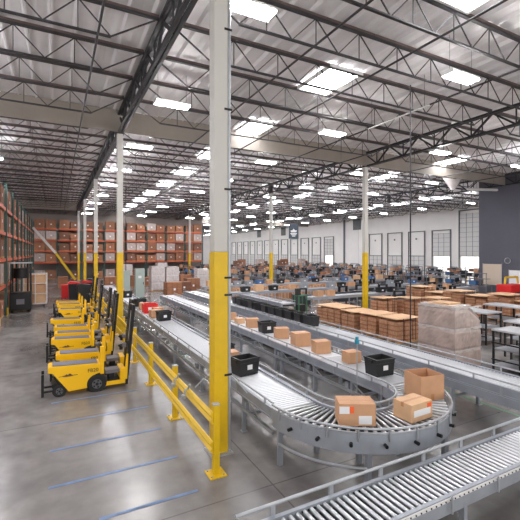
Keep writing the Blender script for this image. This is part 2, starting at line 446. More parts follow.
def straight_y(root, x0, x1, y0, y1, z, legs, rollers=None, belt=None, guards=True, tray=True):
    side = .17
    for x, s in ((x0, -1), (x1, 1)):
        b = MB(); xi = x if s < 0 else x-.05
        b.box(xi, xi+.05, y0, y1, z-side, z+.02, FRAME)
        b.box(xi-.012 if s < 0 else xi+.05, xi if s < 0 else xi+.062, y0, y1, z-.02, z+.02, FRAME)
        b.box(xi-.012 if s < 0 else xi+.05, xi if s < 0 else xi+.062, y0, y1, z-side, z-side+.03, FRAME)
        yy = y0
        while yy < y1: b.box(xi-.014 if s < 0 else xi+.05, xi if s < 0 else xi+.064, yy, yy+.05, z-side, z+.02, GALV); yy += 1.5
        b.obj('side_frame', root)
        if guards:
            g = MB(); g.cyl((x, y0, z+.12), (x, y1, z+.12), .018, GALV, 8)
            yy = y0+.3
            while yy < y1: g.box(x-.012, x+.012, yy-.015, yy+.015, z, z+.12, GALV); yy += 1.1
            g.obj('guide_rail', root)
    if tray:
        b = MB(); b.box(x0-.02, x0+.02, y0, y1, z-.42, z-.36, GALV); b.box(x1-.02, x1+.02, y0, y1, z-.42, z-.36, GALV)
        yy = y0+.4
        while yy < y1:
            b.bar((x0, yy, z-.39), (x0, yy+.5, z-.17), .02, .02, GALV); b.box(x0-.03, x0+.03, yy+.6, yy+.7, z-.34, z-.22, FRAME); yy += 1.5
        b.obj('cable_tray', root)
    MB().box(x0+.05, x1-.05, y0, y1, z-.13, z-.08, DARKBED).obj('bed_pan', root)
    if belt: MB().box(x0+.06, x1-.06, y0, y1, z-.05, z, belt).obj('belt', root)
    if rollers:
        sp, nmax = rollers; me = roller_mesh(x1-x0-.1); yy = y0+.04; n = 0; rest = MB()
        while yy < y1:
            if n < nmax: o = link(me, 'roller', root); o.location = (x0+.05, yy, z-.03)
            else: rest.cyl((x0+.05,yy,z-.03),(x1-.05,yy,z-.03),.03,ROLL,6,caps=False)
            n += 1; yy += sp
        if rest.v: rest.obj('roller', root)['kind'] = 'stuff'
    for y in legs: leg(root, x0+.03, x1-.03, y, z-.15)
Z = .85
a = empty('conveyor'); straight_y(a, AX0, AX1, CY, 34, Z, [6.9, 9.4, 11.9, 14.4, 17.5, 20.5, 23.5, 27, 31], rollers=(.078, 100))
tag(a, 'long straight roller conveyor with pale rollers right behind the yellow rail', 'conveyor')
bb = empty('conveyor'); straight_y(bb, BX0, BX1, CY, 24.3, Z, [6.6, 8.0, 9.6, 9.95, 12.4, 15, 18, 21, 24], belt=WBELT)
b = MB(); b.box(BX0+.06, BX1-.06, CY-.0, 7.9, Z, Z+.006, BELT); b.obj('grey_belt_section', bb)
tag(bb, 'belt conveyor carrying a line of cartons, inner branch of the U-turn', 'conveyor')
# U-turn
cu = empty('conveyor_curve', (CX, CY, 0)); Ri, Ro = CX-AX1, CX-AX0
def arc(R, z, n=40, a0=PI, a1=2*PI): return [(R*math.cos(a0+(a1-a0)*i/n), R*math.sin(a0+(a1-a0)*i/n), z) for i in range(n+1)]
def arc_plate(R, t, z0, z1, mt, n=40):
    b = MB(); P = arc(R, z0, n); Q = arc(R+t, z0, n); vs = []
    for p, q in zip(P, Q): vs += [(p[0],p[1],z0),(q[0],q[1],z0),(q[0],q[1],z1),(p[0],p[1],z1)]
    fs = []
    for i in range(n):
        k = 4*i
        for j in range(4): fs.append((k+j, k+(j+1)%4, k+4+(j+1)%4, k+4+j))
    b.add(vs, fs, mt); return b
o = arc_plate(Ro-.03, .05, Z-.27, Z+.02, FRAME)
for t in range(1, 11):
    an = PI+PI*t/11; c_, s_ = math.cos(an), math.sin(an)
    o.cyl((Ro*c_, Ro*s_, Z-.13), ((Ro+.09)*c_, (Ro+.09)*s_, Z-.13), .028, BLKM, 8)
o.obj('outer_side_frame', cu)
arc_plate(Ri-.0, .04, Z-.2, Z+.02, FRAME).obj('inner_side_frame', cu)
g = MB(); g.tube(arc(Ro+.02, Z+.1), .02, GALV); g.tube(arc(Ro+.02, Z+.04), .014, GALV)
for t in range(12):
    an = PI+PI*(t+.5)/12; g.bar(((Ro+.035)*math.cos(an),(Ro+.035)*math.sin(an),Z-.08),((Ro+.035)*math.cos(an),(Ro+.035)*math.sin(an),Z+.1),.03,.02,GALV)
g.obj('guide_rail', cu)
g = MB(); g.tube(arc(Ri, Z+.12), .018, GALV)
for t in range(8):
    an = PI+PI*(t+.5)/8; g.bar((Ri*math.cos(an),Ri*math.sin(an),Z),(Ri*math.cos(an),Ri*math.sin(an),Z+.12),.02,.02,GALV)
g.obj('inner_guide_rail', cu)
arc_plate(Ri+.04, Ro-Ri-.08, Z-.13, Z-.1, DARKBED).obj('bed_pan', cu)
rb = MB(); rb.cyl((Ri+.05,0,Z-.03),(Ro-.04,0,Z-.03),.014,ROLL,10,r2=.03); rm = rb.mesh('roller')
for t in range(36):
    q = link(rm, 'roller', cu); q.rotation_euler.z = PI+PI*(t+.5)/36
for an in (PI*1.03, PI*1.32, PI*1.62, PI*1.93):
    for R in (Ri+.06, Ro-.03):
        x, y = R*math.cos(an), R*math.sin(an)
        MB().box(x-.04,x+.04,y-.035,y+.035,0,Z-.2,FRAME).obj('leg', cu)
    b = MB(); b.bar(((Ri+.06)*math.cos(an),(Ri+.06)*math.sin(an),.52),((Ro-.03)*math.cos(an),(Ro-.03)*math.sin(an),.52),.05,.07,FRAME); b.obj('crossbar', cu)
MB().tube(arc(Ro+.0, .36, 12, PI*1.03, PI*1.32), .022, GALV).obj('bottom_rail', cu)
b = MB(); b.box(.2,.7,-1.3,-.95,.42,.6,BLKM); b.cyl((.3,-1.3,.5),(.3,-1.42,.5),.07,BLKM); b.obj('drive_motor', cu)
tag(cu, 'half-circle roller conveyor turn with curved silver side frame and radial rollers', 'conveyor')
# conveyor C
cc = empty('conveyor'); straight_y(cc, 7.72, 8.68, 1.5, 26, Z+.02, [2.6, 5.6, 8.2, 11, 14, 17, 20, 23.5], rollers=(.075, 100), tray=False)
tag(cc, 'wide roller conveyor behind the carton line, running past the wrapped pallet', 'conveyor')
MB().box(8.62,8.7,1.5,26,Z-.4,Z-.2,FRAME).obj('side_skirt', cc); MB().box(7.7,7.74,1.5,26,Z-.32,Z-.15,FRAME).obj('side_skirt', cc)
# conveyor E (low, across the foreground)
ee = empty('conveyor'); ze = .62; ya, yb = 3.04, 3.66
me = roller_mesh(yb-ya-.06, .025, axis='y'); x = 1.72; n = 0
while x < 7.5:
    if n < 100: q = link(me, 'roller', ee); q.location = (x, ya+.03, ze-.03)
    x += .094; n += 1
for y, nm in ((ya-.03, 0), (yb-.02, 1)):
    b = MB(); b.box(1.66, 7.55, y, y+.05, ze-.2, ze+.01, FRAME); b.box(1.66, 7.55, y-.012 if not nm else y+.05, y if not nm else y+.062, ze-.045, ze-.005, WHITE)
    x = 1.7
    while x < 7.5:
        b.cyl((x, y-.02, ze-.028),(x, y+.07, ze-.028),.01,BLKM,6); x += .083
    b.obj('side_frame', ee)
b = MB(); b.cyl((1.66, yb+.05, ze+.12),(7.55, yb+.05, ze+.12),.02,GALV,8)
x = 2.1
while x < 7.5: b.box(x-.03,x+.03,yb+.03,yb+.055,ze-.08,ze+.12,GALV); x += .8
b.obj('guide_rail', ee)
b = MB(); x = 2.3
while x < 7.5: b.cyl((x,ya-.07,ze+.03),(x,ya-.07,ze-.17),.014,GALV,8); x += .9
b.obj('side_bracket', ee)
MB().box(1.66,7.55,ya+.02,yb-.02,ze-.14,ze-.11,DARKBED).obj('bed_pan', ee)
for x in (1.9, 4.4, 7.3): leg(ee, ya, yb, x, ze-.15, 'x')
tag(ee, 'low roller conveyor with bright rollers crossing the foreground diagonally', 'conveyor')
for i,(x, y0, y1) in enumerate(((4.92, 8.0, 32), (7.16, 6.5, 25))):
    o = empty('floor_cable_duct', (x, 0, 0)); MB().box(-.16,.16,y0,y1,.12,.2,GALV).obj('channel', o)
    b = MB(); b.box(-.2,-.16,y0,y1,.1,.26,FRAME); b.box(.16,.2,y0,y1,.1,.26,FRAME); b.obj('side_rail', o)
    yy = y0+.3
    while yy < y1: MB().box(-.18,.18,yy,yy+.06,0,.12,FRAME).obj('foot', o); yy += 2.4
    tag(o, ('long low metal duct on the floor between the two straight conveyors', 'long low metal duct on the floor between carton line and wide conveyor')[i], 'duct')
# beacon pole
bp = empty('beacon_pole', (5.58, 6.25, 0)); b = MB(); b.cyl((0,0,.0),(0,0,1.62),.012,GALV,8); b.cyl((0,0,0),(0,0,.02),.08,GALV); b.obj('pole', bp)
b = MB(); b.cyl((0,0,1.6),(0,0,1.68),.05,TEAL,12); b.cyl((0,0,1.68),(0,0,1.74),.035,TEAL,12); b.obj('beacon_head', bp)
tag(bp, 'thin pole with a teal beacon head inside the conveyor turn', 'beacon')

# ================================================================= CARTONS, TOTES
def carton(w, d, h, mt=CARD, tape=True, labels=(), name='carton'):
    def f():
        b = MB(); b.box(-w/2,w/2,-d/2,d/2,0,h,mt)
        o = b.obj(name, None, .006); o['category'] = 'box'
        if tape:
            t = MB(); t.box(-w/2-.001,w/2+.001,-.025,.025,h,h+.0015,TAPE); t.box(-w/2-.002,-w/2,-.025,.025,h-.07,h,TAPE); t.box(w/2,w/2+.002,-.025,.025,h-.07,h,TAPE)
            t.obj('tape', o)
        for (x0,x1,z0,z1,m_) in labels:
            MB().box(x0,x1,-d/2-.003,-d/2,z0,z1,m_).obj('shipping_label', o)
        return o
    return Proto(f)
def open_carton(w, d, h):
    o = empty('open_carton'); t = .008
    b = MB(); b.box(-w/2,w/2,-d/2,d/2,0,t,CARD)
    b.box(-w/2,w/2,-d/2,-d/2+t,t,h,CARD); b.box(-w/2,w/2,d/2-t,d/2,t,h,CARD)
    b.box(-w/2,-w/2+t,-d/2+t,d/2-t,t,h,CARD); b.box(w/2-t,w/2,-d/2+t,d/2-t,t,h,CARD); b.obj('carton_body', o)
    MB().box(-.035,.035,-d/2-.002,-d/2,0,.12,TAPE).obj('tape', o); o['category'] = 'box'; return o
def tote(w=.6, d=.4, h=.36, mt=BLK):
    def f():
        o = empty('plastic_tote'); b = MB(); k = .86; t = .012
        def shell(kx0, ky0, z0, kx1, ky1, z1):
            vs = []
            for kx, ky, zz in ((kx0,ky0,z0),(kx1,ky1,z1)):
                vs += [(-w/2*kx,-d/2*ky,zz),(w/2*kx,-d/2*ky,zz),(w/2*kx,d/2*ky,zz),(-w/2*kx,d/2*ky,zz)]
            return vs
        b.add(shell(k,k,0,.96,.96,h), [(0,3,2,1),(0,1,5,4),(1,2,6,5),(2,3,7,6),(3,0,4,7)], mt)
        b.add(shell(k-.05,k-.07,.02,.91,.89,h), [(0,1,2,3),(4,5,1,0),(5,6,2,1),(6,7,3,2),(7,4,0,3)], mt)
        b.obj('tub', o)
        r = MB()
        for a in ((-w/2,w/2,-d/2,-d/2*.88),(-w/2,w/2,d/2*.88,d/2),(-w/2,-w/2*.9,-d/2*.88,d/2*.88),(w/2*.9,w/2,-d/2*.88,d/2*.88)): r.box(a[0],a[1],a[2],a[3],h-.03,h,mt)
        r.box(-w/2*.97,w/2*.97,-d/2*.97,-d/2*.93,h-.1,h-.085,mt)
        r.obj('rim', o)
        g = MB()
        for s in (-1, 1): g.box(s*w/2-.012*s, s*w/2+.012*s, -.07, .07, h-.1, h-.03, mt)
        g.obj('handle', o)
        MB().box(-w*.12,w*.12,-d/2*.955,-d/2*.93,h*.35,h*.62,PAPER).obj('label_card', o)
        o['category'] = 'tote'; return o
    return Proto(f)
ZA = Z+.002
carton(.56,.36,.34,CARD,True,((-.275,-.12,.19,.3,PAPER),(-.12,-.05,.2,.3,ORANGE),(.02,.22,.03,.16,PAPER)))((4.16,4.71,ZA),-.5,'closed carton with an orange and white label on the curved conveyor')
carton(.5,.36,.28,CARD2,True,((-.2,.2,.08,.18,PAPER),(.12,.22,.18,.25,ORANGE)))((5.12,4.42,ZA),.05,'taped carton in the middle of the conveyor turn')
oc = open_carton(.5,.46,.44); put(oc,(6.03,4.95,ZA),-.2); tag(oc,'open empty brown carton at the far end of the curve','box')
BT = tote(.53,.42,.37)
BT((3.68,7.72,ZA),.15,'black plastic tote on the pale rollers, nearest on the straight conveyor')
BT((6.26,6.3,ZA+.007),-.05,'black plastic tote on the belt between small carton and open carton')
BT((6.22,11.35,ZA),-.1,'black plastic tote between two cartons in the carton line')
BT((3.75,15.3,ZA),.1,'black tote on the straight conveyor just ahead of the pale cartons')
BT((3.7,19.9,ZA),.2,'black tote behind the red crate on the straight conveyor')
BT((3.75,24.2,ZA),.1,'black tote farthest along the straight conveyor')
BT((3.7,9.1,ZA),.1,'black tote on the straight conveyor partly behind the nearest column')
BT((6.17,15.6,ZA),.03,'black tote behind the smallest cartons on the carton line')
C1 = carton(.36,.3,.27,CARD); C2 = carton(.42,.34,.32,CARD); C3 = carton(.32,.26,.2,CARD2); C4 = carton(.48,.36,.38,CARD)
C1((6.34,7.3,ZA+.007),-.05,'small carton on the belt beside the tall beacon pole'); C2((6.25,8.4,ZA),-.2,'square carton, second from the turn on the carton line')
C4((6.2,9.3,ZA),-.15,'largest carton on the carton line, third from the turn'); C2((6.22,10.4,ZA),-.3,'carton just in front of the tote in the carton line')
C2((6.2,12.4,ZA),-.3,'carton just behind the tote in the carton line'); C3((6.12,13.3,ZA),.1,'low small carton in the carton line')
C1((6.15,14.2,ZA),.1,'farthest cube-shaped carton in the carton line')
C2((3.62,8.5,ZA),0,'carton half hidden behind the nearest black tote')
C2((3.6,16.1,ZA),.1,'pale carton ahead of the red crate on the straight conveyor'); C2((3.85,16.75,ZA),0,'second pale carton ahead of the red crate')
def crate():
    o = empty('red_crate'); o['category'] = 'crate'; b = MB(); w,d,h,t = .6,.5,.4,.03
    b.box(-w/2,w/2,-d/2,d/2,0,t,RED)
    for a in ((-w/2,w/2,-d/2,-d/2+t),(-w/2,w/2,d/2-t,d/2),(-w/2,-w/2+t,-d/2+t,d/2-t),(w/2-t,w/2,-d/2+t,d/2-t)): b.box(*a,t,h,RED)
    b.obj('crate_body', o); MB().box(-.12,.12,-d/2-.004,-d/2,.12,.26,PAPER).obj('label_card', o); return o
put(tag(crate(),'bright red open crate on the straight conveyor','crate'),(3.7,17.6,ZA),0)
C2((3.65,18.6,ZA),0,'carton directly behind the red crate'); C2((3.7,26.2,ZA),0,'carton beyond the farthest tote on the straight conveyor')
# totes on the wide conveyor
for i in range(11):
    BT((8.2+random.uniform(-.03,.03), 11.6+.66*i, Z+.02), random.uniform(-.15,.15)+PI/2, 'black tote with white card on the wide conveyor, %s in the tote line' % ORD[i], 'tote line')

# ================================================================= YELLOW TRUCKS
def wheel(cx, cz, y0, y1, r, name, parent):
    b = MB(); b.cyl((cx,y0,cz),(cx,y1,cz),r,RUB,22); b.ring((cx,(y0+y1)/2,cz),(0,1,0),r-.02,(y1-y0)/2,RUB,24,6)
    w = b.obj(name, parent); b = MB()
    for yy in (y0-.006, y1+.006): b.cyl((cx,yy-.004,cz),(cx,yy+.004,cz),r*.58,mat('hub_grey',(92,92,94),.5),16); b.cyl((cx,yy-.012,cz),(cx,yy+.012,cz),r*.2,BLKM,10)
    for t in range(5):
        an = 2*PI*t/5; b.cyl((cx+r*.4*math.cos(an),y0-.012,cz+r*.4*math.sin(an)),(cx+r*.4*math.cos(an),y0,cz+r*.4*math.sin(an)),r*.13,BLKM,6)
    b.obj('wheel_hub', w)
TXT = text_mesh('FB20', .125, BLK, 'model_number')
def truck():
    o = empty('stand_on_truck'); o['category'] = 'truck'; H = .25
    body = MB().prism([(-.03,.60),(-.03,.72),(.02,.75),(1.14,.7),(1.14,.46),(1.08,.45),(.95,.40),(.87,.30),(.85,.12),(.42,.1),(.07,.58)][::-1], -H, H, YELT).obj('body', o, .012)
    fixn(body.data)
    b = MB(); b.add([(.07,-H+.03,.752),(1.08,-H+.03,.712),(1.08,H-.05,.712),(.07,H-.05,.752),(.07,-H+.03,.765),(1.08,-H+.03,.725),(1.08,H-.05,.725),(.07,H-.05,.765)], BOXF, PAD)
    b.obj('grip_pad', o)
    q = link(TXT, 'model_number', o); q.location = (.97,-H-.006,.545); q.rotation_euler = (PI/2, 0, 0)
    b = MB(); b.add([(.4+.13*math.cos(t*PI/8), -H-.004, .49+.025*math.sin(t*PI/8)) for t in range(16)], [tuple(range(15,-1,-1))], CARD3)
    b.prism([(.33,.5),(.42,.505),(.5,.5),(.45,.54),(.4,.515),(.37,.53)][::-1], -H-.006, -H-.001, BLK)
    b.prism([(.2,.485),(.62,.485),(.62,.497),(.2,.492)][::-1], -H-.007, -H-.001, BLK); b.obj('emblem', o)
    for s in (-1,1):
        y = s*(H-.07)
        wheel(1.06, .2, H-.1 if s > 0 else -H-.04, H+.04 if s > 0 else -H+.1, .2, 'wheel', o)
        wheel(.22, .14, s*.2-.04, s*.2+.04, .14, 'caster_wheel', o)
    b = MB(); b.box(.05,.6,-H+.04,H-.04,.24,.3,BLKM); b.bar((.22,-.25,.13),(.22,.25,.13),.03,.03,BLKM); b.bar((.1,-.2,.5),(.3,-.2,.15),.04,.05,BLKM); b.bar((.1,.2,.5),(.3,.2,.15),.04,.05,BLKM)
    for s in (-1,1): b.bar((.22,s*.13,.13),(.3,s*.13,.3),.04,.04,BLKM)
    b.obj('front_axle', o)
    b = MB(); b.box(-.17,-.11,-H+.02,-H+.1,.04,.58,BLKM); b.box(-.17,-.11,H-.1,H-.02,.04,.58,BLKM); b.box(-.14,.2,-H+.03,-H+.08,.13,.18,BLKM); b.box(-.14,.2,H-.08,H-.03,.13,.18,BLKM); b.box(-.16,-.12,-H+.05,H-.05,.12,.18,BLKM)
    b.obj('bumper', o, .008)
    b = MB(); b.box(1.14,1.23,-H,-H+.08,.42,1.12,YELT); b.box(1.14,1.23,H-.08,H,.42,1.12,YELT); b.box(1.15,1.22,-H+.08,H-.08,.42,.98,YELT); b.box(1.13,1.19,-.15,.15,.95,1.16,BLKM)
    b.obj('backrest', o, .01)
    b = MB(); b.box(1.27,1.75,-H,H,.1,.2,YELT); b.box(1.62,1.75,-H,H,.2,.5,YELT); b.prism([(1.72,.2),(1.8,.2),(1.83,.85),(1.78,.85)][::-1],-H,-H+.05,YELT); b.obj('chassis', o, .008)
    b = MB(); b.box(1.25,1.62,-H+.05,H-.05,.2,.24,DARKBED); b.box(1.27,1.62,-H+.08,H-.08,.38,.47,PAD); b.box(1.35,1.5,-.12,.12,.24,.38,BLKM); b.obj('step', o, .01)
    mt = MB()
    for s in (-.2,-.1,.1,.2): mt.bar((1.78,s,.06),(1.98,s,2.12),.05,.07,BLKM)
    for z in (.25, 1.1, 2.08): mt.box(1.78+(z-.06)*.097-.03,1.78+(z-.06)*.097+.03,-.22,.22,z-.04,z+.04,BLKM)
    mt.obj('mast', o)
    c = MB(); c.cyl((1.8,0,.2),(1.96,0,1.95),.03,ROLL,8); c.cyl((1.81,-.18,.4),(1.92,-.18,1.5),.012,BLKM,6); c.obj('lift_cylinder', o)
    c = MB(); c.box(1.72,1.8,-.1,.12,1.0,1.1,PAD); c.box(1.66,1.74,.1,.2,.9,1.05,BLKM); c.cyl((1.7,-.1,1.0),(1.6,-.1,1.08),.03,BLKM); c.obj('tiller_head', o)
    return o
TR = Proto(truck)
ty = [(10.98,-.07),(12.2,.1),(14.3,-.03),(15.35,.05),(16.6,.03),(18.5,-.1),(21.7,.2),(23.7,.15),(25.3,.1)]
for i, (y, x) in enumerate(ty):
    TR((x-.08, y-.13, 0), random.uniform(-.02,.02), 'yellow stand-on warehouse truck with black mast, %s' % (('nearest of the parked row','farthest of the parked row')[i > 0] if i in (0, 8) else ORD[i]+' in the parked row from the near end'), 'parked yellow trucks')

# ================================================================= PALLET RACKS
def pallet(b, x0, x1, y0, y1, z):
    for i in range(5):
        t = x0+(x1-x0-.1)*i/4; b.box(t,t+.1,y0,y1,z+.1,z+.125,WOOD); 
    for t in (y0,(y0+y1)/2-.04,y1-.08): b.box(x0,x1,t,t+.08,z+.02,z+.1,WOOD)
def load_mesh(i):
    random.seed(100+i); b = MB(); pallet(b,-.55,.55,-.5,.5,0); m_ = (CARD3,mat('aged_carton',(122,84,64),.8),mat('worn_carton',(146,100,74),.8),CARD3,WRAPB,MATS['aged_carton'])[i%6]; h = (1.02,.92,1.1,.8,1.05,.98)[i%6]
    nx, nz = (2,2) if i % 2 else (3,2)
    for a in range(nx):
        for c in range(nz):
            w = 1.22/nx; b.box(-.61+a*w+.008,-.61+(a+1)*w-.008,-.49,.49,.126+c*h/nz,.126+(c+1)*h/nz-.012,m_)
    b.box(-.08,.08,-.5,-.492,.5,.66,PAPER)
    return b.mesh('pallet_load')
LOADS = [load_mesh(i) for i in range(6)]
LV = [0, 2.3, 3.78, 5.26, 6.74]
def rack(x, y, rz, nb, bw, name, group, levels=LV, skip=lambda b_, l, s: False):
    n = 0
    R = Matrix.Translation((x,y,0)) @ Matrix.Rotation(rz,4,'Z')
    for i in range(nb+1):
        r = empty('rack_upright', R @ Vector((i*bw,0,0)), rz)
        for yy in (0, 1.0): MB().box(-.06,.06,yy-.06,yy+.06,0,7.4,RGREEN).obj('post', r)
        b = MB(); z = .3
        while z < 7.2: b.bar((0,0,z),(0,1.0,z+.6),.03,.03,RGREEN); b.bar((0,1.0,z+.6),(0,0,z+1.2),.03,.03,RGREEN); z += 1.2
        b.obj('bracing', r)
        if i == 0 or name == 'side': MB().box(-.12,.12,-.12,-.05,0,.4,YEL).obj('post_guard', r)
        tag(r, 'green rack upright frame, %s of the %s rack' % (ORD[i], name), 'rack upright', group+' uprights')
    for i in range(nb):
        for l, z in enumerate(levels):
            if z:
                for yy, nm in ((0,'front'),(1.0,'rear')):
                    o = MB().box(.06,bw-.06,yy+.0,yy+.05,-.17,0,RORANGE).obj('rack_beam'); o.matrix_world = R @ Matrix.Translation((i*bw,0,z))
                    tag(o, 'orange %s rack beam, %s tier, %s bay of the %s rack' % (nm, ORD[l-1], ORD[i], name), 'rack beam', group+' beams')
            for s in range(2):
                if skip(i, l, s): continue
                o = link(LOADS[random.randrange(6)], 'pallet_load'); xo = bw*(.27+.46*s)
                o.matrix_world = R @ Matrix.Translation((i*bw+xo, .56, z+.0)) 
                tag(o, 'cartons on a pallet, %s tier, %s bay of the %s rack, %s slot' % ((['floor']+ORD)[l], ORD[i], name, ('first','second')[s]), 'pallet load', group+' loads')
rack(-2.7, 58.5, 0, 8, 2.9, 'far', 'far rack', skip=lambda i,l,s: (l == 0 and i in (1, 2) and s == 0))
rack(-2.5, 22.3, PI/2, 9, 3.7, 'side', 'side rack', levels=[0,1.75,3.2,4.65,6.05], skip=lambda i,l,s: (l == 0 and i > 5))

# ================================================================= BACK OF THE AISLE
def cage():
    o = empty('roll_cage'); o['category'] = 'cart'; b = MB(); w,d,h = 1.3,1.1,1.95
    for x in (-w/2,0,w/2):
        for y in (-d/2,d/2): b.box(x-.025,x+.025,y-.025,y+.025,.2,2.15,WHITE)
    for z in (.2,.85,1.5,2.12):
        for y in (-d/2,d/2): b.box(-w/2,w/2,y-.02,y+.02,z,z+.04,WHITE)
        for x in (-w/2,w/2): b.box(x-.02,x+.02,-d/2,d/2,z,z+.04,WHITE)
    b.obj('cage_frame', o); MB().box(-w/2,w/2,-d/2,d/2,.16,.2,GALV).obj('deck', o)
    for x in (-.5,.5):
        for y in (-.45,.45): MB().cyl((x-.03,y,.08),(x+.03,y,.08),.08,RUB,12).obj('caster_wheel', o)
    return o
cg = put(tag(cage(),'white wire cage cart filled with cartons in the aisle','cart'),(-1.2,29.6,0),0)
for i in range(2):
    for k in range(3):
        o = carton(.56,.9,.6,(CARD,CARD2)[(i+k)%2])((-1.5+.6*i,29.6,.21+.63*k),0,'carton inside the white cage cart, %s column, %s from the bottom' % (('left','right')[i], ORD[k]),'cage cartons')
def reach():
    o = empty('reach_truck'); o['category'] = 'forklift'
    MB().box(-.55,.55,-.7,.5,.15,1.15,BLKM).obj('body', o, .04)
    b = MB()
    for x in (-.5,.5):
        for y in (-.65,.45): b.bar((x,y,1.1),(x*.95,y*.9,2.9),.06,.06,BLKM)
    for y in (-.6,-.35,-.1,.15,.42): b.box(-.55,.55,y-.03,y+.03,2.88,2.95,GALV)
    b.box(-.55,-.5,-.6,.45,2.88,2.95,GALV); b.box(.5,.55,-.6,.45,2.88,2.95,GALV); b.obj('overhead_guard', o)
    b = MB(); b.cyl((0,-.1,2.0),(0,-.1,2.6),.42,BLKM,14); b.obj('battery_drum', o)
    m_ = MB()
    for x in (-.3,.3): m_.box(x-.05,x+.05,.55,.68,.05,3.0,BLKM)
    m_.box(-.3,.3,.58,.66,2.9,3.0,BLKM); m_.obj('mast', o)
    for x in (-.45,.45): MB().cyl((x-.06,-.5,.17),(x+.06,-.5,.17),.17,RUB,14).obj('wheel', o)
    MB().box(-.2,.2,-.72,-.7,.5,.8,PAD).obj('rear_panel', o); return o
put(tag(reach(),'dark lift truck with overhead guard in front of the side rack','forklift'),(-1.85,27.3,0),0)
def bin_(w,h,mt,lid):
    def f():
        o = empty('waste_bin'); o['category'] = 'bin'; b = MB()
        vs = [(-w*.42,-w*.42,.05),(w*.42,-w*.42,.05),(w*.42,w*.42,.05),(-w*.42,w*.42,.05),(-w/2,-w/2,h),(w/2,-w/2,h),(w/2,w/2,h),(-w/2,w/2,h)]
        b.add(vs, BOXF, mt); b.obj('bin_body', o)
        l = MB(); l.prism([(-w*.55,h),(w*.55,h),(w*.5,h+.1),(-w*.3,h+.18),(-w*.5,h+.1)][::-1],-w*.55,w*.55,lid); q = l.obj('lid', o); fixn(q.data)
        for x in (-w*.3,w*.3): MB().cyl((x-.03,-w*.3,.07),(x+.03,-w*.3,.07),.07,RUB,10).obj('wheel', o)
        return o
    return Proto(f)
RB = bin_(.75,1.25,BLK,RED)
RB((1.15,31.6,0),0,'black waste bin with red lid, nearest the red box'); RB((2.1,32.2,0),.1,'black waste bin with red lid beside the third column')
BBn = bin_(.8,1.2,BLK,BLK); BBn((1.7,29.6,0),.1,'all black waste bin in front of the red-lidded bins'); BBn((2.6,35.0,0),0,'all black waste bin right of the red-lidded bins')
b = MB(); b.box(-.4,.4,-.4,.4,0,.95,RED); o = b.obj('red_box', None, .03); put(tag(o,'plain red floor box left of the black bins','bin'),(.75,34,0)); MB().box(-.42,.42,-.42,.42,.95,1.02,RED).obj('lid', o)
C5 = carton(.9,.9,1.1,CARD3)
C5((.6,44,0),0,'tall brown carton on the aisle floor beyond the red box')
def wrapped(w, d, h, mt=WRAPB, rows=3, seed=1, slump=0):
    o = empty('wrapped_pallet'); o['category'] = 'pallet load'
    b = MB(); pallet(b,-w/2,w/2,-d/2,d/2,0); b.obj('pallet', o)
    random.seed(seed); b = MB(); n = 16; lev = 22; vs = []
    for k in range(lev+1):
        z = .13+(h-.13)*k/lev; gro = -.02 if (k % (lev//rows)) == 0 else 0
        pts = []
        for e in range(4):
            for i in range(n):
                t = -1+2*i/n
                p = ((t,-1),(1,t),(-t,1),(-1,-t))[e]
                r = gro+random.uniform(-.006,.006)
                f_ = slump*max(0, p[0])*max(0, (z-h*.6)/(h*.4)); pts.append((p[0]*(w/2+r)-.3*f_, p[1]*(d/2+r), z-f_+random.uniform(-.008,.008)))
        vs += pts
    N = 4*n; fs = [(k*N+i, k*N+(i+1)%N, (k+1)*N+(i+1)%N, (k+1)*N+i) for k in range(lev) for i in range(N)]
    fs.append(tuple(range(lev*N, lev*N+N))); b.add(vs, fs, mt); b.obj('wrapped_cartons', o)
    b = MB()
    for k in range(1, rows+1):
        z = .13+(h-.13)*k/rows
        for e, (a, c) in enumerate((((-w/2,-d/2),(w/2,-d/2)),((-w/2,d/2),(-w/2,-d/2)))):
            vs = []; m_ = 14
            for i in range(m_+1):
                t = i/m_; x = a[0]+(c[0]-a[0])*t; y = a[1]+(c[1]-a[1])*t; nx, ny = ((0,-1),(-1,0))[e]
                q = .012; dz = random.uniform(.02,.09)
                vs += [(x+nx*q,y+ny*q,z-dz),(x+nx*q,y+ny*q,z-random.uniform(-.01,.01))]
            b.add(vs, [(2*i,2*i+2,2*i+3,2*i+1) for i in range(m_)], WRAP)
    b.obj('film_folds', o); return o
wp = wrapped(1.25,1.22,1.95,slump=.35); put(tag(wp,'large pallet of cartons wrapped in clear film behind the wide conveyor','pallet load'),(10.55,7.75,0),.03)
b = MB(); b.box(-.58,.2,-.55,.56,1.95,1.98,WRAP); b.box(-.45,.1,-.3,.4,1.98,2.03,CARD2); b.obj('top_sheet', wp)

def flat_stack(w, d, h, seed):
    o = empty('cardboard_stack'); o['category'] = 'cardboard stack'; random.seed(seed)
    b = MB(); pallet(b,-w/2,w/2,-d/2,d/2,0); b.obj('pallet', o)
    b = MB()
    for i in range(3):
        for j in range(2):
            x0 = -w/2+i*w/3+.02; y0 = -d/2+j*d/2+.01; z = .13; hh = h-.14-random.uniform(0,.04)
            k = 0
            while z < hh:
                q = random.uniform(-.022,.022); t = random.uniform(.04,.07)
                b.box(x0+q, x0+w/3-.06+q, y0+q, y0+d/2-.05+q, z, z+t-.006, CEDGE if k % 3 else CARD3); z += t; k += 1
    b.obj('flattened_cartons', o)
    b = MB(); b.box(-w/2,w/2,-d/2,d/2,h-.03,h,CARD2); b.obj('top_sheet', o)
    s = MB()
    for x in (-w/4, w/4): s.box(x-.01,x+.01,-d/2-.03,-d/2-.02,.1,h,BLK)
    s.obj('strap', o); return o
fs_ = [(12.15,11.15),(12.2,12.35),(12.1,13.45),(12.15,14.5),(12.2,15.5)]
